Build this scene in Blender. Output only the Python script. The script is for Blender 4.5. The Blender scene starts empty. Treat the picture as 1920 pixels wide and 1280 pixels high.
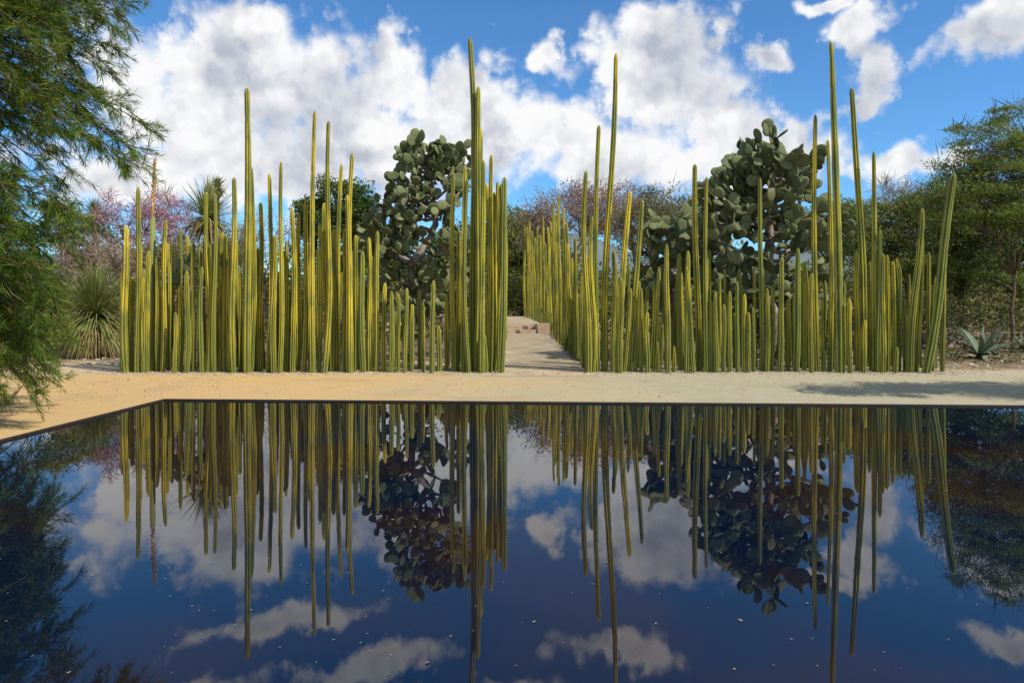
import bpy, math, random
import numpy as np
from mathutils import Vector, Matrix
random.seed(7); R = np.random.RandomState(11)
scn = bpy.context.scene
COL = scn.collection
F = 1280.0; CAMH = 1.6; HY = 550.0
def X(px, d): return (px-960.0)/F*d
def Z(py, d): return CAMH-(py-HY)/F*d
def P(px, py, d): return np.array([X(px,d), d, Z(py,d)])

# ---------------------------------------------------------------- materials
def newmat(name):
    m = bpy.data.materials.new(name); m.use_nodes = True
    nt = m.node_tree; nt.nodes.clear()
    out = nt.nodes.new('ShaderNodeOutputMaterial')
    return m, nt, out
def N(nt, typ, **kw):
    n = nt.nodes.new(typ)
    for k, v in kw.items(): setattr(n, k, v)
    return n
def mixc(nt, fac, a, b, blend='MIX'):
    n = nt.nodes.new('ShaderNodeMix'); n.data_type = 'RGBA'; n.blend_type = blend
    for sock, val in ((n.inputs[0], fac), (n.inputs[6], a), (n.inputs[7], b)):
        if isinstance(val, (int, float)): sock.default_value = val
        elif isinstance(val, (tuple, list)): sock.default_value = tuple(val)+((1,) if len(val) == 3 else ())
        else: nt.links.new(val, sock)
    return n.outputs[2]
def mth(nt, op, a, b=None, c=None, clamp=False):
    n = nt.nodes.new('ShaderNodeMath'); n.operation = op; n.use_clamp = clamp
    for i, v in enumerate((a, b, c)):
        if v is None: continue
        if isinstance(v, (int, float)): n.inputs[i].default_value = v
        else: nt.links.new(v, n.inputs[i])
    return n.outputs[0]
def maprange(nt, v, a, b, c=0.0, d=1.0, smooth=True):
    n = nt.nodes.new('ShaderNodeMapRange')
    if smooth: n.interpolation_type = 'SMOOTHSTEP'
    nt.links.new(v, n.inputs[0])
    for i, x in enumerate((a, b, c, d)): n.inputs[i+1].default_value = x
    return n.outputs[0]
def noise(nt, vec, scale, detail=4, rough=0.55, dims='3D'):
    n = nt.nodes.new('ShaderNodeTexNoise'); n.noise_dimensions = dims; n.inputs['Scale'].default_value = scale
    n.inputs['Detail'].default_value = detail; n.inputs['Roughness'].default_value = rough
    if vec is not None: nt.links.new(vec, n.inputs['Vector'])
    return n
def bump(nt, h, strength, dist):
    b = nt.nodes.new('ShaderNodeBump'); b.inputs['Strength'].default_value = strength
    b.inputs['Distance'].default_value = dist; nt.links.new(h, b.inputs['Height']); return b.outputs[0]
def principled(nt, out, col, rough=0.8, normal=None, spec=0.3):
    p = nt.nodes.new('ShaderNodeBsdfPrincipled')
    if isinstance(col, tuple): p.inputs['Base Color'].default_value = col+(1,)
    else: nt.links.new(col, p.inputs['Base Color'])
    p.inputs['Roughness'].default_value = rough
    p.inputs['Specular IOR Level'].default_value = spec
    if normal is not None: nt.links.new(normal, p.inputs['Normal'])
    nt.links.new(p.outputs[0], out.inputs[0]); return p

def leafmat(name, c1, c2, c3=None, trans=0.3, rough=0.6, nscale=0.8):
    m, nt, out = newmat(name)
    geo = N(nt, 'ShaderNodeNewGeometry')
    rnd = geo.outputs['Random Per Island']
    tc = N(nt, 'ShaderNodeTexCoord')
    n = noise(nt, tc.outputs['Object'], nscale, 2)
    f = mth(nt, 'ADD', mth(nt, 'MULTIPLY', rnd, 0.55), maprange(nt, n.outputs[0], 0.35, 0.65, 0, 0.5), clamp=True)
    col = mixc(nt, f, c1, c2)
    if c3: col = mixc(nt, maprange(nt, rnd, 0.86, 0.9), col, c3)
    p = N(nt, 'ShaderNodeBsdfDiffuse'); nt.links.new(col, p.inputs[0])
    t = N(nt, 'ShaderNodeBsdfTranslucent'); nt.links.new(col, t.inputs[0])
    mx = N(nt, 'ShaderNodeMixShader'); mx.inputs[0].default_value = trans
    nt.links.new(p.outputs[0], mx.inputs[1]); nt.links.new(t.outputs[0], mx.inputs[2])
    nt.links.new(mx.outputs[0], out.inputs[0]); return m
def barkmat(name, c1, c2, sc=6):
    m, nt, out = newmat(name); tc = N(nt, 'ShaderNodeTexCoord')
    n = noise(nt, tc.outputs['Object'], sc, 5, 0.65)
    col = mixc(nt, maprange(nt, n.outputs[0], 0.35, 0.65), c1, c2)
    principled(nt, out, col, 0.9, bump(nt, n.outputs[0], 0.7, 0.04), 0.1); return m

def cactusmat():
    m, nt, out = newmat('cactus_skin')
    at = N(nt, 'ShaderNodeAttribute', attribute_name='crest')
    oi = N(nt, 'ShaderNodeObjectInfo'); tc = N(nt, 'ShaderNodeTexCoord')
    mp = N(nt, 'ShaderNodeMapping'); mp.inputs['Scale'].default_value = (1, 1, 0.35)
    nt.links.new(tc.outputs['Object'], mp.inputs[0])
    ad = N(nt, 'ShaderNodeVectorMath', operation='ADD'); nt.links.new(mp.outputs[0], ad.inputs[0])
    cb = N(nt, 'ShaderNodeCombineXYZ'); nt.links.new(mth(nt, 'MULTIPLY', oi.outputs['Random'], 50.0), cb.inputs[0])
    nt.links.new(cb.outputs[0], ad.inputs[1])
    n1 = noise(nt, ad.outputs[0], 3.5, 3); n2 = noise(nt, ad.outputs[0], 40, 2, 0.7)
    green = (0.165, 0.195, 0.036)
    sz = N(nt, 'ShaderNodeSeparateXYZ'); nt.links.new(tc.outputs['Object'], sz.inputs[0])
    h = maprange(nt, sz.outputs[2], 0.0, 1.8, 0.25, 1.0)
    f = mth(nt, 'MULTIPLY', maprange(nt, n1.outputs[0], 0.36, 0.6, 0.15, 1.0), h)
    col = mixc(nt, f, green, oi.outputs['Color'])
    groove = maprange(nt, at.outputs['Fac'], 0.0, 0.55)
    col = mixc(nt, groove, mixc(nt, 0.9, col, (0.022, 0.038, 0.008)), col)  # greener grooves, with the shade between ribs painted into the colour
    crest = maprange(nt, at.outputs['Fac'], 0.80, 1.0)
    dots = mth(nt, 'MULTIPLY', crest, maprange(nt, n2.outputs[0], 0.35, 0.6, 0.1, 0.55))
    col = mixc(nt, dots, col, (0.18, 0.13, 0.06))
    scar = maprange(nt, noise(nt, ad.outputs[0], 9, 4, 0.7).outputs[0], 0.58, 0.72, 0, 0.8)
    col = mixc(nt, scar, col, (0.20, 0.145, 0.08))
    principled(nt, out, col, 0.5, None, 0.3)
    return m
M_CACT = cactusmat()
def padmat():
    m, nt, out = newmat('nopal_pad'); geo = N(nt, 'ShaderNodeNewGeometry'); tc = N(nt, 'ShaderNodeTexCoord')
    v = N(nt, 'ShaderNodeTexVoronoi'); v.inputs['Scale'].default_value = 18; nt.links.new(tc.outputs['Object'], v.inputs['Vector'])
    col = mixc(nt, geo.outputs['Random Per Island'], (0.075, 0.098, 0.042), (0.185, 0.205, 0.092))
    n = noise(nt, tc.outputs['Object'], 5, 3)
    col = mixc(nt, maprange(nt, n.outputs[0], 0.5, 0.68, 0, 0.5), col, (0.23, 0.20, 0.11))
    col = mixc(nt, maprange(nt, v.outputs['Distance'], 0.0, 0.16, 0.75, 0), col, (0.04, 0.05, 0.03))
    principled(nt, out, col, 0.65, None, 0.15); return m
M_PAD = padmat()
M_NTRUNK = barkmat('nopal_bark', (0.11, 0.085, 0.065), (0.34, 0.29, 0.24), 7)
M_BARK = barkmat('bark_brown', (0.07, 0.05, 0.035), (0.18, 0.13, 0.09))
M_TWIG = barkmat('twig_grey', (0.20, 0.15, 0.12), (0.36, 0.27, 0.22))
M_STALK = barkmat('dry_stalk', (0.45, 0.27, 0.11), (0.70, 0.48, 0.24), 20)
M_NEEDLE = leafmat('needle_leaves', (0.040, 0.090, 0.016), (0.155, 0.245, 0.036), (0.30, 0.29, 0.04), 0.3)
M_ACACIA = leafmat('acacia_leaves', (0.10, 0.16, 0.04), (0.26, 0.33, 0.075), (0.36, 0.35, 0.09), 0.4)
M_ROUND = leafmat('dark_leaves', (0.045, 0.080, 0.022), (0.12, 0.165, 0.045), None, 0.2)
M_MESQ = leafmat('mesquite_leaves', (0.10, 0.14, 0.04), (0.26, 0.29, 0.08), (0.36, 0.30, 0.12), 0.4)
M_BROWNLF = leafmat('russet_leaves', (0.25, 0.17, 0.12), (0.40, 0.27, 0.19), (0.50, 0.29, 0.23), 0.35)
M_OLIVE = leafmat('olive_leaves', (0.14, 0.16, 0.06), (0.27, 0.27, 0.11), (0.34, 0.23, 0.15), 0.35)
M_PINK = leafmat('pink_blossom', (0.48, 0.22, 0.33), (0.62, 0.34, 0.47), (0.36, 0.27, 0.18), 0.35)
M_BLADE = leafmat('blade_green', (0.13, 0.17, 0.045), (0.33, 0.34, 0.12), None, 0.2, 0.5)
M_DRY = leafmat('blade_dry', (0.20, 0.15, 0.065), (0.36, 0.28, 0.13), None, 0.2, 0.8)
M_AGAVE = leafmat('agave_leaf', (0.12, 0.16, 0.11), (0.20, 0.24, 0.16), None, 0.05, 0.5)
M_UNDER = leafmat('undergrowth_leaves', (0.06, 0.08, 0.025), (0.20, 0.19, 0.07), (0.36, 0.28, 0.15), 0.35, 0.7, 0.4)
M_STONE = barkmat('stone_grey', (0.26, 0.22, 0.17), (0.50, 0.43, 0.34), 5)
M_WALL = barkmat('wall_stone', (0.17, 0.13, 0.095), (0.32, 0.25, 0.18), 3)

def groundmat():
    m, nt, out = newmat('sandy_ground'); geo = N(nt, 'ShaderNodeNewGeometry')
    pos = geo.outputs['Position']; s = N(nt, 'ShaderNodeSeparateXYZ'); nt.links.new(pos, s.inputs[0])
    big = noise(nt, pos, 0.35, 3); med = noise(nt, pos, 2.2, 5, 0.6); fine = noise(nt, pos, 55, 3, 0.75)
    xf = mth(nt, 'ADD', s.outputs[0], mth(nt, 'MULTIPLY', mth(nt, 'SUBTRACT', big.outputs[0], 0.5), 8.0))
    col = mixc(nt, maprange(nt, xf, -4.5, 3.5), (0.72, 0.47, 0.20), (0.46, 0.44, 0.31))
    col = mixc(nt, maprange(nt, med.outputs[0], 0.38, 0.66, 0, 0.4), col, mixc(nt, 0.5, col, (0.52, 0.40, 0.25)))
    yw = mth(nt, 'ADD', s.outputs[1], mth(nt, 'MULTIPLY', mth(nt, 'SUBTRACT', med.outputs[0], 0.5), 1.6))
    bed = maprange(nt, yw, 13.2, 13.7)
    col = mixc(nt, mth(nt, 'MULTIPLY', bed, 0.6), col, (0.56, 0.47, 0.35))
    soil = mth(nt, 'MAXIMUM', maprange(nt, yw, 15.2, 17.0), mth(nt, 'MULTIPLY', maprange(nt, yw, 14.0, 14.8), maprange(nt, s.outputs[0], 8.6, 9.6)))
    soilc = mixc(nt, maprange(nt, med.outputs[0], 0.4, 0.6), (0.13, 0.085, 0.055), (0.28, 0.20, 0.13))
    col = mixc(nt, soil, col, soilc)
    col = mixc(nt, maprange(nt, fine.outputs[0], 0.32, 0.7, 0.6, 0.0), col, (0.24, 0.18, 0.10))
    tr = noise(nt, pos, 0.9, 4, 0.6); col = mixc(nt, maprange(nt, tr.outputs[0], 0.5, 0.66, 0, 0.35), col, (0.34, 0.26, 0.15))
    hh = mth(nt, 'ADD', mth(nt, 'MULTIPLY', fine.outputs[0], 0.25), med.outputs[0])
    principled(nt, out, col, 0.95, bump(nt, hh, 0.7, 0.06), 0.1); return m
M_GROUND = groundmat()
def pathmat():
    m, nt, out = newmat('path_sand'); geo = N(nt, 'ShaderNodeNewGeometry'); pos = geo.outputs['Position']
    med = noise(nt, pos, 2.0, 5, 0.6); fine = noise(nt, pos, 50, 3, 0.75)
    col = mixc(nt, maprange(nt, med.outputs[0], 0.35, 0.65), (0.46, 0.37, 0.25), (0.60, 0.49, 0.33))
    col = mixc(nt, maprange(nt, fine.outputs[0], 0.32, 0.7, 0.5, 0.0), col, (0.24, 0.18, 0.10))
    principled(nt, out, col, 0.95, bump(nt, fine.outputs[0], 0.5, 0.02), 0.1); return m
def watermat():
    m, nt, out = newmat('dark_water'); geo = N(nt, 'ShaderNodeNewGeometry'); pos = geo.outputs['Position']
    n = noise(nt, pos, 2.2, 2, 0.5); n2 = noise(nt, pos, 0.40, 3)
    col = mixc(nt, maprange(nt, n2.outputs[0], 0.42, 0.6), (0.0012, 0.0055, 0.018), (0.015, 0.007, 0.008))
    p = principled(nt, out, col, 0.012, bump(nt, n.outputs[0], 0.12, 0.0035), 0.5)
    p.inputs['IOR'].default_value = 1.66
    return m
def steelmat():
    m, nt, out = newmat('rusty_steel'); tc = N(nt, 'ShaderNodeTexCoord'); n = noise(nt, tc.outputs['Object'], 12, 6)
    col = mixc(nt, n.outputs[0], (0.012, 0.010, 0.009), (0.05, 0.035, 0.025)); p = principled(nt, out, col, 0.7); return m
def brickmat():
    m, nt, out = newmat('weathered_brick'); tc = N(nt, 'ShaderNodeTexCoord')
    mp = N(nt, 'ShaderNodeMapping'); mp.inputs['Rotation'].default_value = (math.radians(90), 0, 0); nt.links.new(tc.outputs['Object'], mp.inputs[0])
    b = N(nt, 'ShaderNodeTexBrick'); nt.links.new(mp.outputs[0], b.inputs['Vector'])
    b.inputs['Scale'].default_value = 1.0; b.inputs['Brick Width'].default_value = 0.26; b.inputs['Row Height'].default_value = 0.085
    b.inputs['Mortar Size'].default_value = 0.008
    b.inputs['Color1'].default_value = (0.42, 0.25, 0.16, 1); b.inputs['Color2'].default_value = (0.50, 0.34, 0.23, 1); b.inputs['Mortar'].default_value = (0.4, 0.33, 0.25, 1)
    n = noise(nt, tc.outputs['Object'], 4, 5)
    col = mixc(nt, maprange(nt, n.outputs[0], 0.4, 0.6, 0.1, 0.8), b.outputs[0], (0.5, 0.40, 0.28))
    principled(nt, out, col, 0.9, None, 0.1); return m

# ---------------------------------------------------------------- mesh helpers
class Buf:
    def __init__(s): s.v = []; s.f = []; s.n = 0
    def add(s, v, f):
        v = np.asarray(v, float).reshape(-1, 3); s.v.append(v)
        s.f.extend([[i+s.n for i in q] for q in f]); s.n += len(v)
    def addq(s, v):
        v = np.asarray(v, float).reshape(-1, 3); k = len(v)//4
        idx = (np.arange(k*4).reshape(k, 4)+s.n).tolist(); s.v.append(v); s.f.extend(idx); s.n += len(v)
    def tube(s, pts, rad, seg=6, jit=0.0):
        pts = [np.asarray(p, float) for p in pts]; n = len(pts); V = []
        ref = np.array([0.3, 1, 0.2])
        for i, p in enumerate(pts):
            t = pts[min(i+1, n-1)]-pts[max(i-1, 0)]; t = t/(np.linalg.norm(t)+1e-9)
            a = np.cross(t, ref); a /= np.linalg.norm(a)+1e-9; b = np.cross(t, a)
            for k in range(seg):
                an = 2*math.pi*k/seg; r = rad[i]*(1+jit*(R.rand()-0.5))
                V.append(p+r*(math.cos(an)*a+math.sin(an)*b))
        Fc = []
        for i in range(n-1):
            for k in range(seg):
                k2 = (k+1) % seg; Fc.append([i*seg+k, i*seg+k2, (i+1)*seg+k2, (i+1)*seg+k])
        Fc.append(list(range(seg))[::-1]); Fc.append([(n-1)*seg+k for k in range(seg)])
        s.add(V, Fc)
def mkmesh(name, buf, mat, loc=(0, 0, 0), smooth=False, parent=None):
    me = bpy.data.meshes.new(name)
    v = np.concatenate(buf.v)-np.asarray(loc, float)
    me.from_pydata(v.tolist(), [], buf.f); me.update()
    if smooth: me.polygons.foreach_set('use_smooth', [True]*len(me.polygons))
    me.materials.append(mat)
    o = bpy.data.objects.new(name, me); COL.objects.link(o)
    if parent is not None: o.parent = parent
    else: o.location = loc
    return o
def tag(o, label, cat, group=None, kind=None):
    o['label'] = label; o['category'] = cat
    if group: o['group'] = group
    if kind: o['kind'] = kind
def thing(name, base, label, cat, group=None):
    e = bpy.data.objects.new(name, None); e.empty_display_size = 0.3; e.location = base; COL.objects.link(e)
    tag(e, label, cat, group); return e
def unit(v): return v/(np.linalg.norm(v, axis=-1, keepdims=True)+1e-9)
def leaves(buf, c, L, W, dirs=None, spread=1.0):
    n = len(c); d = R.normal(size=(n, 3))
    if dirs is not None: d = dirs+d*spread
    d = unit(d); b = unit(np.cross(d, R.normal(size=(n, 3))))
    l = (L*(0.6+0.8*R.rand(n)))[:, None]; w = (W*(0.7+0.6*R.rand(n)))[:, None]
    q = np.stack([c-d*l/2, c+b*w/2, c+d*l/2, c-b*w/2], 1); buf.addq(q)
def curve(a, b, sag, n=6, jit=0.05):
    a = np.asarray(a, float); b = np.asarray(b, float); out = []
    for i in range(n):
        t = i/(n-1); p = a*(1-t)+b*t; p = p+np.array([0, 0, sag*4*t*(1-t)])
        if 0 < i < n-1: p = p+R.normal(size=3)*jit
        out.append(p)
    return out

# ---------------------------------------------------------------- trees
def make_tree(name, label, cat, base, ells, mat, bark, nclump=60, nleaf=90, cr=0.55, flat=0.7, lsize=0.11, lw=0.5,
              trunk_r=0.12, twigs=0, group=None, stems=1):
    base = np.asarray(base, float); e = thing(name, base, label, cat, group)
    tb = Buf(); cb = Buf(); cen = []
    tot = sum(el[3]*el[5] for el in ells)
    for el in ells:
        k = max(3, int(nclump*el[3]*el[5]/tot))
        d = unit(R.normal(size=(k, 3))); r = (0.35+0.65*R.rand(k)**0.6)[:, None]
        cen.append(np.array(el[:3])+d*r*np.array(el[3:6]))
    cen = np.concatenate(cen); mid = cen.mean(0)
    fork = base+(mid-base)*np.array([0.35, 0.35, 0.35]); fork[2] = base[2]+max(0.5, (cen[:, 2].min()-base[2])*0.6+0.2)
    limbs = []
    for s in range(stems):
        bb = base+np.array([0.12*s, 0.08*s, 0]); tb.tube(curve(bb-np.array([0, 0, 0.1]), fork, 0, 6, trunk_r*0.5), np.linspace(trunk_r*1.25, trunk_r*0.8, 6), 8, 0.15)
    nl = 6; sel = cen[R.choice(len(cen), min(nl, len(cen)), replace=False)]
    for q in sel:
        pts = curve(fork, fork*0.35+q*0.65, 0.25, 6, 0.08); tb.tube(pts, np.linspace(trunk_r*0.65, trunk_r*0.25, 6), 6); limbs.append(pts)
    allp = np.array([p for l in limbs for p in l[1:]])
    for q in cen:
        i = np.argmin(np.linalg.norm(allp-q, axis=1)+R.rand(len(allp))*0.3)
        tb.tube(curve(allp[i], q, 0.1, 4, 0.05), np.linspace(trunk_r*0.22, trunk_r*0.06, 4), 4)
    for q in cen:
        rr = cr*(0.55+0.9*R.rand()); k = int(nleaf*(0.5+R.rand()))
        off = unit(R.normal(size=(k, 3)))*(R.rand(k)**0.5)[:, None]*rr*np.array([1, 1, flat])
        leaves(cb, q+off, lsize, lsize*lw)
        if twigs:
            dd = unit(R.normal(size=(twigs, 3))+np.array([0, 0, 0.7])); L = rr*1.3
            c = q+dd*L*0.5; b = unit(np.cross(dd, R.normal(size=(twigs, 3))))*0.012
            tb.addq(np.stack([c-dd*L*0.5, c+b, c+dd*L*0.6, c-b], 1))
    mkmesh('trunk', tb, bark, base, True, e); mkmesh('crown', cb, mat, base, False, e)
    return e

def ell(px, py, d, rx, rz, ry=None):
    c = P(px, py, d); k = d/F
    return (c[0], c[1], c[2], rx*k, (ry if ry else rx*k*0.8), rz*k)

# ---------------------------------------------------------------- column cacti
NC = [0]
def cactus(xb, xt, yt, d=None, rpx=7.0, yel=None, z0=0.0, beads=False, label=None):
    if d is None: d = 13.72+R.rand()*0.5
    b = np.array([X(xb, d), d, z0]); t = np.array([X(xt, d), d, Z(yt, d)])
    H = t[2]-z0
    if H < 0.15: return
    NC[0] += 1
    r0 = rpx*13.9/F*(0.68+0.22*R.rand())*(0.88 if H < 2.3 else 1.0)
    ribs = int(R.choice([5, 6, 6, 7])); sub = 6; seg = ribs*sub
    prof = [1.0, 0.88, 0.70, 0.52, 0.70, 0.88]; cr = [1.0, 0.6, 0.25, 0.0, 0.25, 0.6]
    nr = max(10, int(H/0.16)); ph = R.rand()*6.28; bend = R.normal()*0.008*H; bd2 = R.normal()*0.004*H
    tl = R.uniform(0.10, 0.22)
    zs = list(np.linspace(0, 1-tl/H if H > 0.5 else 0.7, nr))
    z1 = zs[-1]; zs += [z1+(1-z1)*q for q in (0.35, 0.6, 0.8, 0.92, 0.99)]
    V = []; A = []
    tw = R.normal()*0.25; notch = [R.rand() for _ in range(int(R.choice([0, 1, 1, 2, 3])))]
    tap = 0.14+R.rand()*0.14+0.20*min(1, H/6)
    for s in zs:
        r = r0*(1-tap*s**1.4)*(0.88+0.12*min(1, s*H/0.3))
        r *= 1+0.022*math.sin(s*H*4+ph)+0.015*math.sin(s*H*11+ph*2)+R.normal()*0.008
        for q in notch: r *= 1-0.14*math.exp(-((s-q)*H/0.05)**2)
        if beads:
            for q in (0.955, 0.915, 0.86): r *= 1-0.45*math.exp(-((s-q)*H/0.05)**2)
        u = (s-z1)/(1-z1) if s > z1 else 0
        if u > 0: r = r*math.sqrt(max(0.0, 1-u**2.0))+0.002
        w = math.sin(math.pi*s)
        c = b*(1-s)+t*s+np.array([bend*w+bd2*math.sin(2*math.pi*s), bd2*w, 0])-b
        for k in range(seg):
            an = 2*math.pi*k/seg+ph+tw*s; rr = r*prof[k % sub]
            V.append((c[0]+rr*math.cos(an), c[1]+rr*math.sin(an), c[2]-(0.04 if s == 0 else 0))); A.append(cr[k % sub])
    n = len(zs); Fc = []
    for i in range(n-1):
        for k in range(seg):
            k2 = (k+1) % seg; Fc.append((i*seg+k, i*seg+k2, (i+1)*seg+k2, (i+1)*seg+k))
    Fc.append(tuple((n-1)*seg+k for k in range(seg)))
    me = bpy.data.meshes.new('column_cactus'); me.from_pydata(V, [], Fc); me.update()
    me.polygons.foreach_set('use_smooth', [True]*len(me.polygons))
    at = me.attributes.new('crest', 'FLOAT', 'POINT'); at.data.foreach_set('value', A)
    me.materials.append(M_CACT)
    o = bpy.data.objects.new('column_cactus', me); o.location = b; COL.objects.link(o)
    if yel is None: yel = R.rand()
    g = np.array([0.26, 0.275, 0.045]); y = np.array([0.70, 0.54, 0.035]); c = (g*(1-yel)+y*yel)*(0.88+0.28*R.rand())
    o.color = (c[0], c[1], c[2], 1)
    size = 'very tall' if H > 5 else 'tall' if H > 3.2 else 'medium-height' if H > 1.6 else 'short'
    tone = 'yellow-green' if yel > 0.5 else 'olive-green'
    lean = 'leaning' if abs(xt-xb) > 14 else 'straight'
    tag(o, label or f'{size} {lean} {tone} ribbed column cactus in sandy bed', 'cactus', 'column cacti planted as a living fence')

LEFT = [(230,229,505),(236,237,422),(246,248,520),(256,259,350),(266,263,455),(275,279,470),(297,294,483),(305,311,412),(316,317,490),
(327,329,585),(338,338,535),(350,350,507),(364,363,455),(378,379,500),(389,387,360),(401,403,362),(412,414,500),(423,424,440),(438,439,333),(451,450,505),
(463,463,165,9),(470,471,312,8),(481,481,465),(489,489,380),(503,505,325),(514,516,440),(525,527,303),(537,536,480),(548,547,388),(559,560,400),(570,573,370),
(586,590,208,8),(598,600,420),(609,616,227,8),(623,625,430),(634,640,308),(647,645,430),(658,661,287,8),(668,667,440),(681,680,470),(692,692,445),(706,708,433),
(720,722,530),(732,734,545),(746,746,550),(759,763,540),(771,773,570),(794,793,568),(810,813,525),(824,822,610),(838,839,550),(851,850,322),(858,860,430),
(868,872,310,8),(879,876,335),(889,881,70,10),(895,897,162,9),(903,906,300,8),(911,912,345,8),(918,921,290,8),(924,927,360),(930,933,340),(912,908,625),(895,890,560),(870,868,600),
(583,580,455),(655,651,365),(612,608,380),(530,533,470),(468,466,410),(395,396,455),(433,431,470),(884,887,250,8),(900,901,240,7.5),(936,940,345),(940,946,332)]
RIGHT = [(1104,1099,320,8),(1112,1110,405),(1119,1123,235,8),(1121,1121,612),(1134,1155,100,10),(1148,1150,470),(1158,1181,358,8),(1163,1165,520),(1170,1182,540),(1180,1204,375,8),
(1191,1192,560),(1202,1202,540),(1214,1214,585),(1227,1236,500),(1236,1234,590),(1252,1250,457),(1264,1264,648,6),(1276,1274,475),(1288,1290,470),(1300,1287,500),(1312,1303,308,8),(1324,1325,332,7.5),
(1334,1333,565),(1343,1341,545),(1357,1357,570),(1369,1368,545),(1383,1382,528),(1394,1396,550),(1403,1403,585),(1413,1412,575),(1429,1425,335,6.5),(1438,1438,540),(1447,1447,535),
(1463,1466,482),(1477,1478,560),(1492,1496,465,8),(1508,1508,490),(1521,1522,512),(1533,1529,215,6.5),(1544,1541,560),(1556,1552,262,7),(1574,1558,78,10),(1581,1583,530),(1594,1593,560),(1618,1597,165,10),
(1609,1607,470),(1633,1634,545),(1640,1638,283,7),(1646,1650,430),(1656,1655,475),(1665,1663,478),(1676,1674,490),(1686,1687,500),(1697,1695,560),(1706,1729,390,9),(1716,1727,430,8),
(1736,1788,325,10),(1748,1755,520),(1767,1770,492),(1680,1682,650,6),(1235,1233,640,6),(1546,1546,655,6),(1620,1622,600)]
for q in LEFT:
    cactus(q[0], q[1], q[2], rpx=q[3] if len(q) > 3 else 6.6+R.rand()*1.3, yel=np.clip(0.58+R.normal()*0.32, 0, 1))
for q in RIGHT:
    cactus(q[0], q[1], q[2], rpx=q[3] if len(q) > 3 else 6.3+R.rand()*1.3, yel=np.clip(0.44+R.normal()*0.32, 0, 1), beads=(q[1] == 1558))
for i in range(38):
    px = 234+i*12.4+R.rand()*6; cactus(px, px+R.normal()*3, 430+R.rand()*150, d=14.5+R.rand()*0.7, yel=0.1+R.rand()*0.7)
for i in range(6):
    px = 712+i*24+R.rand()*8; cactus(px, px+R.normal()*3, 530+R.rand()*90, d=14.5+R.rand()*0.7, yel=R.rand()*0.6)
for i in range(44):
    px = 1150+i*14.0+R.rand()*6; cactus(px, px+R.normal()*4, 460+R.rand()*150, d=14.5+R.rand()*0.8, yel=0.0+R.rand()*0.7, rpx=6.4)
for i in range(15):
    d = 14.4+i*0.85; yt = 335+R.rand()*60+i*5; xx = -0.22-R.rand()*0.25
    px = 960+xx/d*F; cactus(px, px+R.normal()*3+3, yt, d=d, yel=0.4+R.rand()*0.4)
for i in range(28):
    d = 14.3+i*0.49; tops = [470, 500, 430, 520, 455, 405, 440, 375, 420, 343, 395, 400, 430, 405]
    yt = tops[min(13, i//2)]+R.rand()*35; xx = 1.50+R.rand()*0.14
    px = 960+xx/d*F; cactus(px, px+R.normal()*3-1, yt, d=d, yel=0.35+R.rand()*0.5)
for px, d, yt in ((1028, 28.15, 425), (1019, 28.8, 405), (1014, 29.8, 440), (1009, 31, 425), (1004, 32.2, 445), (999, 33.5, 432), (994, 35, 415), (989, 36.3, 425), (985, 37.5, 410), (1023, 28.5, 455)):
    cactus(px, px-1, yt, d=d, rpx=9, yel=0.6, z0=0.28)
print('cacti', NC[0])

# ---------------------------------------------------------------- nopal trees
def pad(buf, p, up, nrm, L, W):
    up = up/np.linalg.norm(up); nrm = nrm-up*np.dot(nrm, up); nrm /= np.linalg.norm(nrm)+1e-9; sd = np.cross(up, nrm)
    seg = 12; th = L*0.045; V = []; bendp = R.normal()*0.06*L
    def ring(k, off):
        for i in range(seg):
            t = 2*math.pi*i/seg; yy = 0.5*(1-math.cos(t)*k); ww = 0.5*k*math.sin(t)*(0.80+0.32*yy)
            V.append(p+up*L*yy+sd*W*ww+nrm*(off+bendp*(yy-0.5)**2*4))
    ring(1.0, 0); ring(0.88, th*0.9); ring(0.5, th*1.25); ring(0.88, -th*0.9); ring(0.5, -th*1.25)
    Fc = []
    for i in range(seg):
        j = (i+1) % seg
        Fc += [[i, j, seg+j, seg+i], [seg+i, seg+j, 2*seg+j, 2*seg+i], [j, i, 3*seg+i, 3*seg+j], [3*seg+j, 3*seg+i, 4*seg+i, 4*seg+j]]
    Fc.append([2*seg+i for i in range(seg)]); Fc.append([4*seg+i for i in range(seg)][::-1])
    buf.add(V, Fc)
    return up, sd, nrm
def growpads(buf, p, up, depth, L):
    nrm = R.normal(size=3)*np.array([0.8, 1, 0.4])+np.array([0.35, -0.85, 0.1])
    W = L*(0.70+R.rand()*0.16); up, sd, nrm = pad(buf, p, up, nrm, L, W)
    if depth <= 0: return
    for _ in range(int(R.choice([1, 2, 2, 3]))):
        a = R.uniform(-1.2, 1.2); q = p+up*L*(0.5+0.46*math.cos(a))+sd*W*0.47*math.sin(a)
        nu = up*math.cos(a)+sd*math.sin(a)+R.normal(size=3)*0.4
        growpads(buf, q, nu, depth-1, L*(0.78+R.rand()*0.25))
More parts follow.
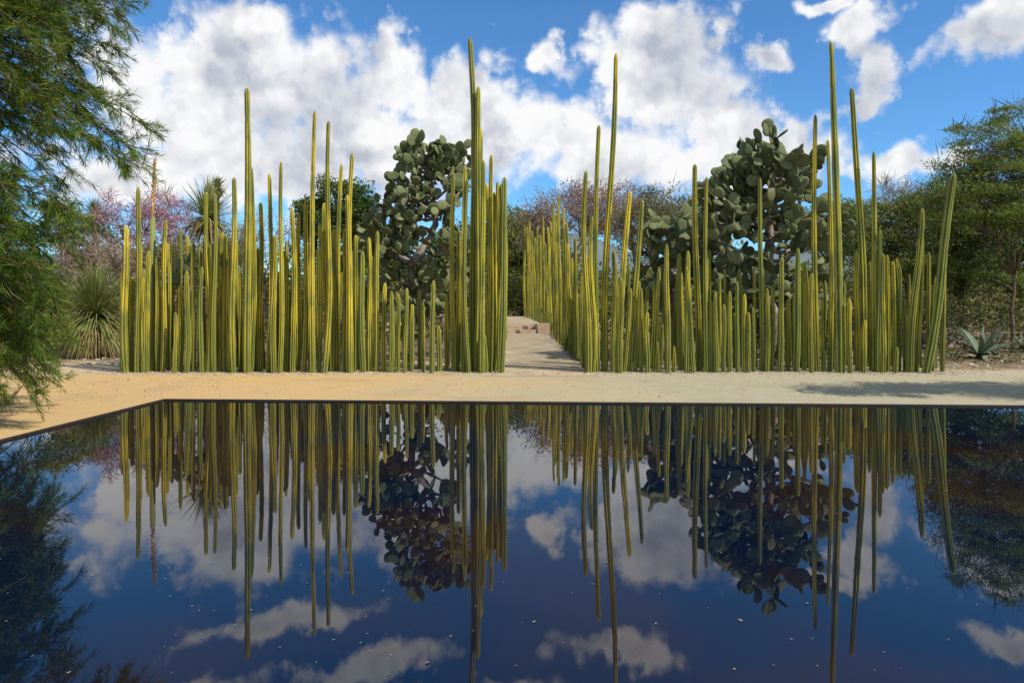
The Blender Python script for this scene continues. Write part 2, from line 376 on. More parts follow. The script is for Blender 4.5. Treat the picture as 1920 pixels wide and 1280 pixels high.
def nopal(label, d, trunk, starts, L=0.34, depth=2, dj=0.5, tr=0.12, rep=2):
    base = P(*trunk[0], d); base[2] = 0; e = thing('prickly_pear_cactus', base, label, 'cactus')
    tb = Buf(); pb = Buf(); T = [P(px, py, d)+np.array([0, R.normal()*0.1, 0]) for px, py in trunk]; T[0] = base-np.array([0, 0, 0.1])
    pts = []
    for a, b in zip(T[:-1], T[1:]):
        for k in range(4): pts.append(a+(b-a)*k/4+R.normal(size=3)*tr*0.18)
    pts.append(T[-1]); rad = np.linspace(tr, tr*0.4, len(pts)); tb.tube(pts, rad, 10, 0.22)
    pa = np.array(pts)
    for px, py in starts:
        dd = d+R.uniform(-dj, dj); q = P(px, py+20, dd)
        c = np.linalg.norm(pa-q, axis=1)+np.maximum(0, pa[:, 2]-q[2]+0.2)*3; i = int(np.argmin(c))
        tb.tube(curve(pa[i], q, -0.08, 5, 0.04), np.linspace(tr*0.36, tr*0.18, 5), 7, 0.2)
        up = unit((q-pa[i])*np.array([1, 1, 0.5])+np.array([0, 0, 0.5])+R.normal(size=3)*0.3)
        for k in range(rep):
            fr = 1.0 if k < 2 else R.uniform(0.5, 0.9)
            growpads(pb, pa[i]*(1-fr)+q*fr, up+R.normal(size=3)*0.9, depth, L*(0.85+R.rand()*0.3))
    mkmesh('trunk', tb, M_NTRUNK, base, True, e); mkmesh('pads', pb, M_PAD, base, True, e)
nopal('tall tree-like prickly pear with bare twisted grey trunk', 15.6,
      [(768,690),(770,600),(765,540),(778,490),(802,455),(818,410),(808,360),(802,310),(808,280)],
      [(785,262),(810,260),(772,280),(838,262),(860,272),(800,290),(840,290),(780,300),(820,305),(852,298),(765,325),(748,350),(788,345),(845,322),(722,375),(762,385),(740,412),(760,435),(718,435),(732,465),(802,505),(748,500),(712,405),(822,520),(790,370),(740,375),(770,350),(760,465),(704,420),(735,440),(790,540),(750,390),(780,520),(862,340),(840,360),(780,410),(845,400),(850,450)], 0.30, 1, 0.5, 0.11, 5)
nopal('massive many-branched prickly pear tree with dense grey-green pads', 15.5,
      [(1450,690),(1452,600),(1440,540),(1445,470),(1450,400),(1448,340),(1452,290)],
      [(1398,280),(1425,270),(1455,255),(1485,285),(1500,300),(1415,300),(1450,300),(1490,325),(1350,335),(1378,340),(1340,370),(1410,340),(1420,365),(1460,375),(1510,345),(1525,380),(1450,340),(1375,395),(1402,405),(1440,415),(1480,425),(1525,440),(1345,430),(1390,465),(1430,475),(1470,485),(1520,490),(1360,510),(1450,530),(1410,540),(1335,400),(1500,540),(1480,345),(1440,385),(1500,410),(1552,430),(1385,370),(1360,360),(1545,390),(1330,450),(1380,310),(1365,380)], 0.36, 1, 0.8, 0.15, 5)
nopal('dark bushy prickly pear with overlapping pads', 17.5,
      [(1260,680),(1262,600),(1255,540),(1262,480)],
      [(1255,405),(1275,430),(1240,440),(1295,400),(1300,430),(1225,475),(1265,470),(1230,520),(1290,500),(1250,550),(1310,540),(1215,550),(1310,470)], 0.38, 2, 0.8, 0.14, 3)
nopal('small prickly pear growing among the column cacti', 14.7,
      [(362,690),(362,620),(358,560),(360,525)], [(345,510),(362,495),(375,505),(352,490)], 0.30, 1, 0.15, 0.05, 2)
nopal('low prickly pear behind the column cacti', 16.6,
      [(690,680),(692,600),(695,560)], [(690,470),(705,455),(680,500),(712,500),(695,540),(715,560),(740,560),(730,600)], 0.34, 2, 0.5, 0.09, 2)
nopal('prickly pear thicket with thick shaded pads', 17.0,
      [(1385,690),(1380,620),(1378,580)], [(1350,560),(1375,540),(1400,560),(1330,590),(1420,600),(1475,570),(1540,560),(1500,600),(1440,560),(1560,600),(1500,540),(1420,520)], 0.38, 2, 0.6, 0.12, 3)
nopal('prickly pear with spreading pads beside path bed', 17.2,
      [(830,690),(832,620),(830,590)], [(810,560),(835,540),(850,580),(800,600),(780,560),(845,500)], 0.36, 2, 0.6, 0.1, 2)

# ---------------------------------------------------------------- blades plants
def blades(buf, c, n, L, W, el0, el1, droop, nseg=4):
    for _ in range(n):
        az = R.rand()*2*math.pi; el = math.radians(R.uniform(el0, el1)); l = L*R.uniform(0.65, 1.15)
        d = np.array([math.cos(az)*math.cos(el), math.sin(az)*math.cos(el), math.sin(el)]); s = np.array([-math.sin(az), math.cos(az), 0])
        p = np.array(c, float); V = []; dr = droop*R.uniform(0.5, 1.6)
        for i in range(nseg+1):
            t = i/nseg; w = W*(1-t**1.5)*0.5+0.001
            V += [p-s*w, p+s*w]; p = p+d*l/nseg; d = unit(d+np.array([0, 0, -dr/nseg])+R.normal(size=3)*0.04)
        buf.add(V, [[2*i, 2*i+1, 2*i+3, 2*i+2] for i in range(nseg)])
def rosette(name, label, cat, base, headz, n, L, W, el, droop, skirt, mat=M_BLADE, tr=0.12):
    base = np.asarray(base, float); e = thing(name, base, label, cat); tb = Buf(); g = Buf(); h = base+np.array([0, 0, headz])
    tb.tube(curve(base-np.array([0, 0, .1]), h, 0, 5, 0.02), [tr*1.2, tr, tr, tr, tr*0.8], 8, 0.2); mkmesh('trunk', tb, M_BARK, base, True, e)
    blades(g, h, n, L, W, el[0], el[1], droop); mkmesh('leaves', g, mat, base, False, e)
    if skirt:
        s = Buf(); blades(s, h-np.array([0, 0, 0.05]), skirt, L*0.95, W, -50, 5, 1.6); mkmesh('dry_leaf_skirt', s, M_DRY, base, False, e)
rosette('sotol_plant', 'large grassy sotol plant with drooping dry skirt', 'plant', (X(180,17.3),17.3,0), 0.95, 1300, 1.5, 0.028, (-25,85), 0.9, 600)
rosette('sotol_plant', 'smaller grassy sotol with dry straw-coloured leaves', 'plant', (X(110,19),19,0), 1.0, 350, 1.0, 0.022, (0,80), 0.9, 600)
rosette('yucca_plant', 'tall yucca with round head of stiff pointed leaves', 'plant', (X(390,19.5),19.5,0), Z(408,19.5), 420, 1.15, 0.045, (-25,88), 0.15, 160)
rosette('yucca_plant', 'yucca with spiky green head above the shrubs', 'plant', (X(178,30),30,0), Z(400,30), 260, 0.75, 0.06, (-30,85), 0.3, 60)
rosette('palm_tree', 'slim fan palm rising behind the garden', 'tree', (X(408,42),42,0), Z(352,42), 160, 0.85, 0.10, (-30,85), 0.8, 30)
rosette('palm_tree', 'slim fan palm with small ragged head', 'tree', (X(1722,48),48,0), Z(372,48), 130, 0.8, 0.10, (-30,85), 0.8, 30)
rosette('agave_plant', 'dull green agave with broad arching leaves on stony soil', 'plant', (X(1840,16.8),16.8,0), 0.08, 30, 1.05, 0.16, (3,60), 0.5, 0, M_AGAVE, 0.12)
rosette('agave_plant', 'small dull green agave beside the stone wall', 'plant', (X(1925,18.5),18.5,0), 0.08, 26, 0.6, 0.12, (5,65), 0.45, 0, M_AGAVE, 0.1)
b = np.array([X(284,14.1),14.1,0]); e = thing('agave_flower_stalk', b, 'tall green stem ending in dry orange-brown flower spike', 'plant')
t = Buf(); t.tube([b, P(286,560,14.1), P(286,408,14.1)], [0.07,0.065,0.05], 10, 0.1); mkmesh('stem', t, M_BLADE, b, True, e)
t = Buf(); pts = curve(P(286,412,14.1), P(290,300,14.1), 0, 10, 0.01); t.tube(pts, np.linspace(0.026,0.010,10), 6)
ts = R.rand(380)**0.9; c = P(286,412,14.1)*(1-ts)[:,None]+P(290,302,14.1)*ts[:,None]+R.normal(size=(380,3))*np.array([0.018,0.018,0.02])
leaves(t, c, 0.055, 0.03); mkmesh('flower_spike', t, M_STALK, b, False, e)

# ---------------------------------------------------------------- background trees
def bt(name, label, d, px, ells, mat, bark=M_BARK, **k):
    make_tree(name, label, 'tree', (X(px,d),d,0), [ell(*q) for q in ells], mat, bark, **k)
bt('round_tree','dense dark green rounded tree', 30, 640, [(635,385,30,72,52),(600,410,30,50,45),(675,405,30,45,45),(640,470,30,75,55)], M_ROUND, nclump=200,nleaf=150,cr=0.5,lsize=0.13,trunk_r=0.2)
bt('flowering_tree','bare-branched tree covered in pink blossom', 27, 225, [(235,405,27,60,45),(200,430,27,50,45),(275,415,27,50,50)], M_PINK, M_TWIG, nclump=85,nleaf=60,cr=0.45,lsize=0.085,twigs=8,trunk_r=0.08)
bt('flowering_tree','leafless tree with pink flowers at twig tips', 28, 320, [(315,390,28,42,40),(335,430,28,45,50)], M_PINK, M_TWIG, nclump=60,nleaf=55,cr=0.45,lsize=0.085,twigs=8,trunk_r=0.08)
bt('bare_tree','grey-brown leafless shrubby tree', 25, 205, [(205,490,25,70,40),(150,490,25,50,40)], M_BROWNLF, M_TWIG, nclump=60,nleaf=30,cr=0.5,lsize=0.08,twigs=16,trunk_r=0.08)
bt('green_tree','low green tree with loose crown', 26, 160, [(160,450,26,55,45),(110,410,26,50,40)], M_MESQ, nclump=80,nleaf=90,cr=0.5,lsize=0.11,trunk_r=0.10)
bt('green_tree','low olive shrubby tree with loose crown', 26, 310, [(300,490,26,60,35),(430,470,26,50,40)], M_OLIVE, nclump=70,nleaf=80,cr=0.5,lsize=0.11,trunk_r=0.08)
bt('bare_tree','russet twiggy tree without leaves', 32, 500, [(500,450,32,60,50),(450,450,32,50,50),(545,450,32,35,50)], M_BROWNLF, M_TWIG, nclump=70,nleaf=40,cr=0.6,lsize=0.09,twigs=9,trunk_r=0.08)
bt('green_tree','olive tree crown above the cactus fence', 36, 330, [(340,480,36,90,45),(420,490,36,60,45)], M_OLIVE, nclump=70,nleaf=80,cr=0.8,lsize=0.15,trunk_r=0.15)
bt('green_tree','dark leafy tree behind prickly pears', 34, 830, [(810,490,34,50,45),(850,480,34,60,45),(760,500,34,50,40)], M_ROUND, nclump=100,nleaf=110,cr=0.6,lsize=0.15,trunk_r=0.15)
bt('green_tree','broad dark green tree at end of path', 44, 930, [(940,440,44,60,60),(900,460,44,60,60),(965,480,44,40,80)], M_MESQ, nclump=130,nleaf=100,cr=0.9,lsize=0.2,trunk_r=0.2)
bt('green_tree','shady green tree closing the path view', 46, 980, [(985,500,46,45,55),(1010,480,46,40,50),(975,555,46,50,30),(985,430,46,30,40)], M_ROUND, nclump=140,nleaf=110,cr=0.9,lsize=0.2,trunk_r=0.2)
bt('bare_tree','wide rounded tree with russet pinkish twigs', 38, 1060, [(1060,400,38,70,60),(1010,430,38,50,55),(1110,400,38,70,60)], M_BROWNLF, M_TWIG, nclump=160,nleaf=85,cr=0.65,lsize=0.12,twigs=3,trunk_r=0.14)
bt('bare_tree','pinkish-brown tree with fine bare branches', 40, 1190, [(1170,400,40,60,55),(1220,410,40,60,55)], M_BROWNLF, M_TWIG, nclump=110,nleaf=75,cr=0.7,lsize=0.12,twigs=4,trunk_r=0.14)
bt('green_tree','olive tree with thinning foliage', 36, 1250, [(1250,410,36,70,65),(1300,420,36,60,55),(1200,440,36,60,60)], M_OLIVE, nclump=130,nleaf=85,cr=0.75,lsize=0.14,twigs=3,trunk_r=0.15)
bt('green_tree','green tree standing behind prickly pears', 33, 1560, [(1560,430,33,70,55),(1620,430,33,60,60)], M_MESQ, nclump=120,nleaf=95,cr=0.7,lsize=0.14,trunk_r=0.15)
bt('bare_tree','tall wispy leafless tree', 34, 1680, [(1670,380,34,45,45),(1700,400,34,40,50)], M_BROWNLF, M_TWIG, nclump=50,nleaf=18,cr=0.6,lsize=0.08,twigs=14,trunk_r=0.08)
bt('mesquite_tree','spreading mesquite with feathery green foliage', 27, 1700, [(1690,420,27,70,55),(1750,395,27,70,55),(1650,460,27,60,55),(1720,490,27,80,50)], M_MESQ, nclump=220,nleaf=130,cr=0.5,flat=0.5,lsize=0.10,twigs=2,trunk_r=0.10,stems=2)
bt('mesquite_tree','mesquite tree with low tangled branches', 24, 1800, [(1800,385,24,85,60),(1850,440,24,90,60),(1770,500,24,80,55)], M_ACACIA, nclump=230,nleaf=140,cr=0.45,flat=0.5,lsize=0.09,twigs=3,trunk_r=0.10,stems=2)
bt('mesquite_tree','dark green mesquite leaning over the wall', 21.5, 1960, [(1920,430,21.5,90,55),(1990,390,21.5,100,75),(1900,510,21.5,90,50),(2060,450,21.5,100,90)], M_ACACIA, nclump=210,nleaf=140,cr=0.45,flat=0.5,lsize=0.085,twigs=3,trunk_r=0.11,stems=2)
bt('acacia_tree','thin-trunked acacia with layered feathery branches', 18.4, 1897, [(1890,335,18.4,140,28),(1870,400,18.4,140,26),(1890,275,18.4,115,24),(1915,214,18.4,65,16),(1845,305,18.4,95,14),(1980,300,18.4,90,60),(1960,400,18.4,90,50),(1830,246,18.4,75,9),(1815,365,18.4,105,16)], M_ACACIA, nclump=450,nleaf=120,cr=0.40,flat=0.36,lsize=0.07,lw=0.42,twigs=3,trunk_r=0.05)
make_tree('acacia_tree','feathery acacia shading the sand beside the pool','tree',(13.6,8.6,0),[(10.4,9.2,4.4,2.3,0.8,0.6),(12.6,8.8,5.0,2.2,0.9,0.8),(14.4,8.6,5.2,2.2,1.2,0.8)],M_ACACIA,M_BARK,nclump=170,nleaf=170,cr=0.5,flat=0.4,lsize=0.09,trunk_r=0.11)

def mass(name, label, cat, n, xr, yr, zf, size, mat, kind='stuff', gap=None):
    b = Buf(); x = R.uniform(*xr, n); y = R.uniform(*yr, n)
    if gap: k = (x < gap[0]) | (x > gap[1]); x = x[k]; y = y[k]; n = len(x)
    hmax = zf(x, y); z = hmax*R.rand(n)**0.6
    leaves(b, np.stack([x, y, z], 1), size, size*0.55); o = mkmesh(name, b, mat); tag(o, label, cat, None, kind)
sn = lambda x, a, p: np.sin(x*a+p)
mass('distant_wood','distant belt of dull green woodland','wood',30000,(-75,75),(66,78),lambda x,y:4.6+1.2*sn(x,.31,1)+0.9*sn(x,.83,2)+0.6*sn(x,2.1,0),0.55,M_MESQ)
mass('undergrowth','tangled dark shrubs growing behind the cactus fence','shrubs',42000,(-17,24),(18.5,26.5),lambda x,y:np.clip(1.15+0.5*sn(x,.9,y*.5)+0.45*sn(x,2.3,y)+0.3*sn(y,1.9,x),0.1,2.4),0.13,M_UNDER,gap=(-0.7,2.1))
mass('undergrowth','low scrubby ground cover around the agaves','shrubs',5000,(9.6,17),(15.5,20),lambda x,y:np.clip(-0.15+0.35*sn(x,1.9,y*1.3)+0.3*sn(y,2.7,x),0.015,0.6),0.07,M_UNDER)
mass('undergrowth','dense olive shrubs under the trees','shrubs',40000,(-34,36),(29,42),lambda x,y:np.clip(2.2+0.7*sn(x,.6,y*.3)+0.6*sn(x,1.7,y),0.3,3.6),0.22,M_UNDER,gap=(-1.0,2.0))
mass('undergrowth','low bushes closing the end of path','shrubs',6000,(-2.5,3.5),(39,42),lambda x,y:np.clip(2.0+0.5*sn(x,1.6,y),0.3,3.6),0.22,M_MESQ)

# ---------------------------------------------------------------- weeping needle-leaved tree beside the pool
tb = Buf(); nb = Buf(); base = np.array([-8.6, 8.3, 0.0])
e = thing('willow_acacia_tree', base, 'weeping tree with fine needle-like leaves hanging over the pool', 'tree')
crownp = base+np.array([0.3, 0.1, 3.2])
tb.tube(curve(base-np.array([0,0,.1]), crownp, 0, 8, 0.06), np.linspace(0.2, 0.14, 8), 12, 0.15)
top = crownp+np.array([0.3, 0.1, 2.0]); tb.tube(curve(crownp, top, 0, 5, 0.05), np.linspace(0.14, 0.08, 5), 8)
tips = [(285,5),(262,60),(240,100),(225,150),(308,262),(255,330),(230,300),(200,280),(150,420),(140,480),(115,560),(130,630),(105,710),(60,745),(30,600),(60,500),(80,380),(110,250),(60,150),(130,60),(200,20),(20,30),(10,250),(10,450),(30,700),(0,360),(150,200),(180,230),(240,-40),(180,-60),(100,-80),(20,-100),(210,200),(190,110),(150,330),(215,250),(150,-10),(230,30),(120,340),(90,600),(110,520),(85,690),(130,150),(160,90),
(225,60),(200,120),(180,170),(165,260),(145,300),(125,400),(120,450),(110,600),(100,660),(70,720),(90,180),(60,80),(100,30),(150,120),(60,640),(40,560),(70,440),(50,330),(30,200),(250,15),(190,60),(170,20),(120,100),(80,130),(280,290),(285,240),(245,280),(268,310)]
tg = [P(px, py, 8.5+R.uniform(-0.7, 0.7)) for px, py in tips]
for _ in range(110): tg.append(P(R.uniform(-150, 105), R.uniform(280, 730), R.uniform(7.4, 9.8)))
for _ in range(18): tg.append(P(R.uniform(-60, 105), R.uniform(600, 745), R.uniform(8.4, 9.8)))
for _ in range(55): tg.append(P(R.uniform(-250, 170), R.uniform(-150, 250), R.uniform(7.4, 10.0)))
for q in tg:
    zt = min(max(q[2]+0.7, 2.0), 5.0); s = base+np.array([0.35, 0.1, zt]) if zt > 3.2 else base+np.array([0.15, 0.05, zt])
    L = np.linalg.norm(q-s); n = 9; pts = curve(s, q, 0.12*L+0.08, n, 0.04); tb.tube(pts, np.linspace(0.026, 0.004, n), 5)
    pts = np.array(pts)
    for k in range(int(6.6*L)+6):
        t = 0.25+0.75*R.rand()**0.75; i = min(int(t*(n-1)), n-2); fr = t*(n-1)-i; p = pts[i]*(1-fr)+pts[i+1]*fr
        dr = unit(pts[i+1]-pts[i]); td = unit(dr*0.9+R.normal(size=3)*0.6+np.array([0, 0, -0.08])); tl = R.uniform(0.15, 0.5)*(1.15-0.5*t)
        m = 5; tp = [p+td*tl*j/(m-1)+np.array([0, 0, -0.14*tl*(j/(m-1))**2]) for j in range(m)]
        tb.tube(tp, np.linspace(0.005, 0.002, m), 3)
        kk = int(R.uniform(36, 52)); u = R.rand(kk)*(m-1.001); ii = u.astype(int); tpa = np.array(tp)
        c = tpa[ii]*(1-(u-ii))[:, None]+tpa[ii+1]*(u-ii)[:, None]
        dv = unit(td*1.1+R.normal(size=(kk, 3))*0.5); LL = R.uniform(0.07, 0.16, kk)[:, None]
        b = unit(np.cross(dv, R.normal(size=(kk, 3))))*0.0038
        nb.addq(np.stack([c, c+dv*LL*0.5+b, c+dv*LL+np.array([0, 0, -0.012]), c+dv*LL*0.5-b], 1))
mkmesh('trunk', tb, M_BARK, base, True, e); mkmesh('crown', nb, M_NEEDLE, base, False, e)

# ---------------------------------------------------------------- ground, pool, path
A=(-5.27,10.35); B=(10.2,9.62); C=(9.8,1.3); D=(-6.29,1.3)
def wq(p, z): return (p[0], p[1], z)
g = Buf(); O = [(-600,900),(600,900),(600,-500),(-600,-500)]; I = [A,B,C,D]
g.add([wq(p,0) for p in I]+[wq(p,0) for p in O], [[i,(i+1)%4,(i+1)%4+4,i+4][::-1] for i in range(4)])
o = mkmesh('ground', g, M_GROUND); tag(o,'sandy tan packed earth around the pool','ground',None,'structure')
g = Buf(); cx=np.mean([p[0] for p in I]); cy=np.mean([p[1] for p in I])
g.add([wq(p,-0.022) for p in I], [[0,3,2,1]]); o = mkmesh('water', g, watermat()); tag(o,'still dark water mirroring cacti and sky','water',None,'structure')
def off(p, k):
    v = np.array([p[0]-cx, p[1]-cy]); s = np.sign(v); return (p[0]+s[0]*k, p[1]+s[1]*k)
g = Buf(); inn=[off(p,-0.01) for p in I]; ou=[off(p,0.012) for p in I]
V = [wq(p,-0.3) for p in inn]+[wq(p,0.004) for p in inn]+[wq(p,0.004) for p in ou]+[wq(p,-0.05) for p in ou]
Fc=[]
for i in range(4):
    j=(i+1)%4
    for a in (0,4,8): Fc.append([a+i,a+j,a+4+j,a+4+i])
g.add(V,Fc); o = mkmesh('pool_rim', g, steelmat()); tag(o,'thin dark rusted steel rim around the pool','pool rim')
g = Buf(); n=40; V=[]
for i in range(n+1):
    y=13.2+(27.28-13.2)*i/n; V += [(-0.32+R.normal()*0.04-(0.25 if i==0 else 0),y,0.005),(1.45+R.normal()*0.04+(0.2 if i==0 else 0),y,0.005)]
g.add(V,[[2*i,2*i+1,2*i+3,2*i+2] for i in range(n)]); o=mkmesh('path',g,pathmat()); tag(o,'straight sandy garden path between cactus rows','path',None,'structure')
def box(b, x0,x1,y0,y1,z0,z1):
    b.add([(x0,y0,z0),(x1,y0,z0),(x1,y1,z0),(x0,y1,z0),(x0,y0,z1),(x1,y0,z1),(x1,y1,z1),(x0,y1,z1)],[[0,3,2,1],[4,5,6,7],[0,1,5,4],[1,2,6,5],[2,3,7,6],[3,0,4,7]])
g=Buf(); box(g,-0.9,0.95,27.3,27.62,-0.05,0.15); box(g,-0.9,0.95,27.62,28.0,-0.05,0.29); box(g,0.95,1.9,27.4,28.0,-0.05,0.38); o=mkmesh('brick_steps',g,brickmat()); tag(o,'weathered brick steps crossing the garden path','steps')
g=Buf(); g.add([(-6,28,0.3),(8,28,0.3),(8,38.8,0.3),(-6,38.8,0.3),(-6,28,-.1),(8,28,-.1)],[[0,1,2,3],[4,5,1,0]]); o=mkmesh('terrace',g,pathmat()); tag(o,'raised earth terrace beyond the steps','ground',None,'structure')
g=Buf(); n=120; V=[]
for i in range(n+1):
    x=-700+1400*i/n; h=18+10*math.sin(x*.012+1)+6*math.sin(x*.031)+(26*math.exp(-((x-330)/90)**2)); V+=[(x,560,-5),(x,640,h*1.7)]
g.add(V,[[2*i,2*i+2,2*i+3,2*i+1] for i in range(n)])
mh,nt,out=newmat('hazy_hill'); gg=N(nt,'ShaderNodeNewGeometry'); nn=noise(nt,gg.outputs['Position'],0.05,6); principled(nt,out,mixc(nt,nn.outputs[0],(0.10,0.14,0.15),(0.18,0.22,0.26)),1.0,None,0)
o=mkmesh('hill',g,mh,smooth=True); tag(o,'hazy blue-green hills on the horizon','hill',None,'structure')
def stones(buf, pts, size):
    for p in pts:
        s=size*(0.4+1.2*R.rand()**2); d=unit(np.array([[1,0,0],[0,1,0],[-1,0,0],[0,-1,0],[0,0,1],[.6,.6,.6],[-.6,.5,.6]])+R.normal(size=(7,3))*0.25)*s
        d[:,2]*=0.7; v=d+np.array(p); buf.add(v,[[0,1,5],[1,4,5],[0,5,4],[1,2,6],[1,6,4],[2,4,6],[2,3,4],[3,0,4]])
g=Buf(); pts=[(R.uniform(-8.6,9.2),13.45+abs(R.normal())*0.55,0) for _ in range(3200)]; pts=[p for p in pts if not -0.3<p[0]<1.4 or R.rand()<0.15]
pts+=[(R.uniform(-9,10),R.uniform(10.5,13.4),0) for _ in range(600)]; stones(g,pts,0.018)
pts=[(R.uniform(9.2,15),R.uniform(14.2,19),0) for _ in range(350)]+[(R.uniform(-15,-9),R.uniform(15,19),0) for _ in range(300)]; stones(g,pts,0.05)
o=mkmesh('gravel',g,M_STONE); tag(o,'scattered pale gravel and stones','gravel',None,'stuff')
g=Buf(); n=4600; x=np.concatenate([R.uniform(-8.8,9.6,1500),R.uniform(8.6,15,2600),R.uniform(-12,-5,500)]); y=np.concatenate([13.3+np.abs(R.normal(size=1500))*0.8,R.uniform(13.8,19,2600),R.uniform(9,14,500)])
kp=~((x>-6.3)&(y<10.4)); x=x[kp]; y=y[kp]; n=len(x)
leaves(g,np.stack([x,y,np.full(n,0.012)],1),0.035,0.014,dirs=unit(R.normal(size=(n,3))*np.array([1,1,0.1])),spread=0.1)
o=mkmesh('leaf_litter',g,M_DRY); tag(o,'scattered dry leaf litter on the sand','leaf litter',None,'stuff')
g=Buf()
for r in range(3):
    x=9.5+R.rand()*0.3
    while x<21:
        w=R.uniform(0.25,0.55); y0=20.0+R.normal()*0.03; zz=r*0.15
        box(g,x,x+w-0.02,y0,y0+0.4,zz+0.006,zz+0.144); g.v[-1]=g.v[-1]+R.normal(size=(8,3))*0.012; x+=w
o=mkmesh('stone_wall',g,M_WALL); tag(o,'low dry stone garden wall','wall')
g=Buf(); n=480; px=np.concatenate([R.uniform(-4.5,7,320),R.normal(-0.6,1.2,160)]); py=2.9+R.rand(n)**1.3*6.5
for x,y in zip(px,py):
    if x<-5: continue
    k=6; s=R.uniform(0.0025,0.0075)*(1+1.0*(R.rand()<0.1)); an=R.rand()*6.28; v=[]
    for i in range(k):
        t=2*math.pi*i/k; a=s*math.cos(t)*R.uniform(.7,1.3); b_=s*0.6*math.sin(t)*R.uniform(.7,1.3); v.append((x+a*math.cos(an)-b_*math.sin(an),y+a*math.sin(an)+b_*math.cos(an),-0.019+R.rand()*0.002))
    g.add(v,[list(range(k))])
o=mkmesh('floating_debris',g,leafmat('debris',(0.13,0.11,0.08),(0.34,0.31,0.25),None,0.1)); tag(o,'tiny dry leaves and petals floating on water','floating leaves',None,'stuff')

# ---------------------------------------------------------------- sky
SUN_EL=math.radians(46); SUN_ROT=math.radians(121)
tosun=Vector((math.sin(SUN_ROT)*math.cos(SUN_EL), math.cos(SUN_ROT)*math.cos(SUN_EL), math.sin(SUN_EL)))
ld=bpy.data.lights.new('sun','SUN'); ld.energy=5.0; ld.angle=math.radians(0.5); ld.color=(1.0,0.93,0.81)
lo=bpy.data.objects.new('sun',ld); lo.rotation_euler=tosun.to_track_quat('Z','Y').to_euler(); lo.location=(0,0,30); COL.objects.link(lo)
w=bpy.data.worlds.new('World'); scn.world=w; w.use_nodes=True; nt=w.node_tree; nt.nodes.clear()
w.cycles.sampling_method='NONE'
wo=N(nt,'ShaderNodeOutputWorld'); bg=N(nt,'ShaderNodeBackground'); bg.inputs[1].default_value=0.1; nt.links.new(bg.outputs[0],wo.inputs[0])
sky=N(nt,'ShaderNodeTexSky',sky_type='NISHITA'); sky.sun_disc=False; sky.sun_elevation=SUN_EL; sky.sun_rotation=SUN_ROT; sky.air_density=1.0; sky.dust_density=0.4; sky.ozone_density=2.5; sky.altitude=1500
skyc=mixc(nt,1.0,sky.outputs[0],(0.80,1.38,1.75),'MULTIPLY')
BL=[(400,150,200,120),(300,220,150,110),(480,75,95,70),(560,190,180,120),(735,145,65,80),(850,240,160,100),(700,270,290,100),(1000,250,190,70),(925,190,90,65),(1120,265,180,70),
(1190,115,115,80),(1270,100,105,65),(1210,55,60,45),(1250,180,130,60),(1330,230,130,65),(1450,290,120,55),(1640,125,55,80),(1600,55,50,40),(1610,200,48,30),(1860,45,110,42),(1545,10,60,18),
(1700,315,110,30),(1250,300,300,65),(480,320,350,70),(240,340,150,50),(1020,95,26,36),(1430,115,45,26),
(560,-60,170,24),(700,-150,120,22),(1180,-120,110,26),(1900,-100,90,26),(950,-230,240,36),(1500,-250,160,30),(350,-240,140,36)]
tc=N(nt,'ShaderNodeTexCoord'); vec=tc.outputs['Generated']
sp=N(nt,'ShaderNodeSeparateXYZ'); nt.links.new(vec,sp.inputs[0])
az=mth(nt,'ARCTAN2',sp.outputs[0],sp.outputs[1]); el_=mth(nt,'ARCSINE',sp.outputs[2])
cb=N(nt,'ShaderNodeCombineXYZ'); nt.links.new(az,cb.inputs[0]); nt.links.new(el_,cb.inputs[1]); AE=cb.outputs[0]
wn=noise(nt,AE,9,6,0.6,'2D'); wa=N(nt,'ShaderNodeVectorMath',operation='MULTIPLY_ADD'); nt.links.new(wn.outputs[1],wa.inputs[0]); wa.inputs[1].default_value=(0.085,0.07,0)
sb=N(nt,'ShaderNodeVectorMath',operation='SUBTRACT'); nt.links.new(AE,sb.inputs[0]); sb.inputs[1].default_value=(0.0425,0.035,0); nt.links.new(sb.outputs[0],wa.inputs[2])
q=wa.outputs[0]; cur=None
for (bx,by,rx,ry) in BL:
    dx=bx-960; a=math.atan(dx/F); el0=math.atan((HY-by)/math.hypot(F,dx)); ra=rx/F*math.cos(a)**2; re=ry/F*math.cos(a)
    ma=N(nt,'ShaderNodeVectorMath',operation='MULTIPLY_ADD'); nt.links.new(q,ma.inputs[0]); ma.inputs[1].default_value=(1/ra,1/re,0); ma.inputs[2].default_value=(-a/ra,-el0/re,0)
    ln=N(nt,'ShaderNodeVectorMath',operation='LENGTH'); nt.links.new(ma.outputs[0],ln.inputs[0])
    cur=ln.outputs['Value'] if cur is None else mth(nt,'SMOOTH_MIN',cur,ln.outputs['Value'],0.4)
gn=noise(nt,vec,2.6,2); gen=mth(nt,'ADD',mth(nt,'MULTIPLY_ADD',gn.outputs[0],-5.0,3.6),maprange(nt,sp.outputs[1],0.35,0.7,0,3)); cur=mth(nt,'MINIMUM',cur,gen)
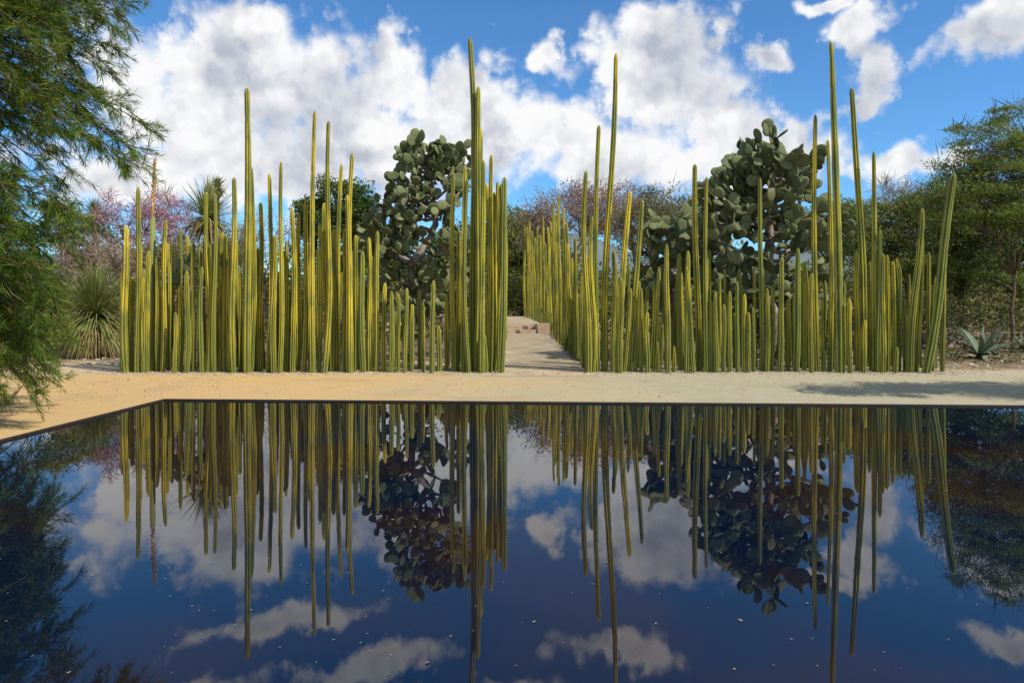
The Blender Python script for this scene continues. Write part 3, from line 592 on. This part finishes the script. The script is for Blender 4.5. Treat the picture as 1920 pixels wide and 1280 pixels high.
def detail(v, det, vd):
    fb=noise(nt,v,12,det,0.61,'2D'); vo=N(nt,'ShaderNodeTexVoronoi'); vo.voronoi_dimensions='2D'; vo.feature='SMOOTH_F1'; vo.inputs['Smoothness'].default_value=0.4; vo.inputs['Scale'].default_value=22; vo.inputs['Detail'].default_value=vd; vo.inputs['Roughness'].default_value=0.55
    wv=N(nt,'ShaderNodeVectorMath',operation='MULTIPLY_ADD'); nt.links.new(fb.outputs[0],wv.inputs[0]); wv.inputs[1].default_value=(.07,.07,0); nt.links.new(v,wv.inputs[2]); nt.links.new(wv.outputs[0],vo.inputs['Vector'])
    a=mth(nt,'MULTIPLY_ADD',fb.outputs[0],1.9,-0.95); return mth(nt,'ADD',a,mth(nt,'MULTIPLY_ADD',vo.outputs['Distance'],-0.7,0.30))
d1=detail(AE,8,1.0); a2=N(nt,'ShaderNodeVectorMath',operation='ADD'); nt.links.new(AE,a2.inputs[0]); a2.inputs[1].default_value=(0.013,0.024,0); d2=detail(a2.outputs[0],5,1.0)
core=mth(nt,'MULTIPLY_ADD',cur,-1.15,1.50); core=mth(nt,'MINIMUM',core,1.3)
dens=mth(nt,'ADD',core,d1)
alpha=maprange(nt,dens,-0.15,0.70)
lown=noise(nt,AE,5.5,4,0.55,'2D')
sh=mth(nt,'MULTIPLY_ADD',mth(nt,'SUBTRACT',d1,d2),0.62,0.86); sh=mth(nt,'SUBTRACT',sh,maprange(nt,lown.outputs[0],0.42,0.62,0,0.62)); 
edge=maprange(nt,dens,0.3,1.0,0.3,0.0); sh=mth(nt,'ADD',sh,edge,clamp=True)
cc=mixc(nt,sh,(4.7,5.1,6.0),(9.7,9.7,9.8))
fin=mixc(nt,alpha,skyc,cc); nt.links.new(fin,bg.inputs[0])

scn.view_settings.view_transform='Standard'; scn.view_settings.look='None'; scn.view_settings.exposure=0
cam=bpy.data.cameras.new('camera'); co=bpy.data.objects.new('camera',cam); COL.objects.link(co); co.location=(0,0,CAMH); co.rotation_euler=(math.radians(90),0,0)
cam.lens=24; cam.sensor_width=36; cam.shift_y=-90/1920; cam.clip_end=3000; scn.camera=co
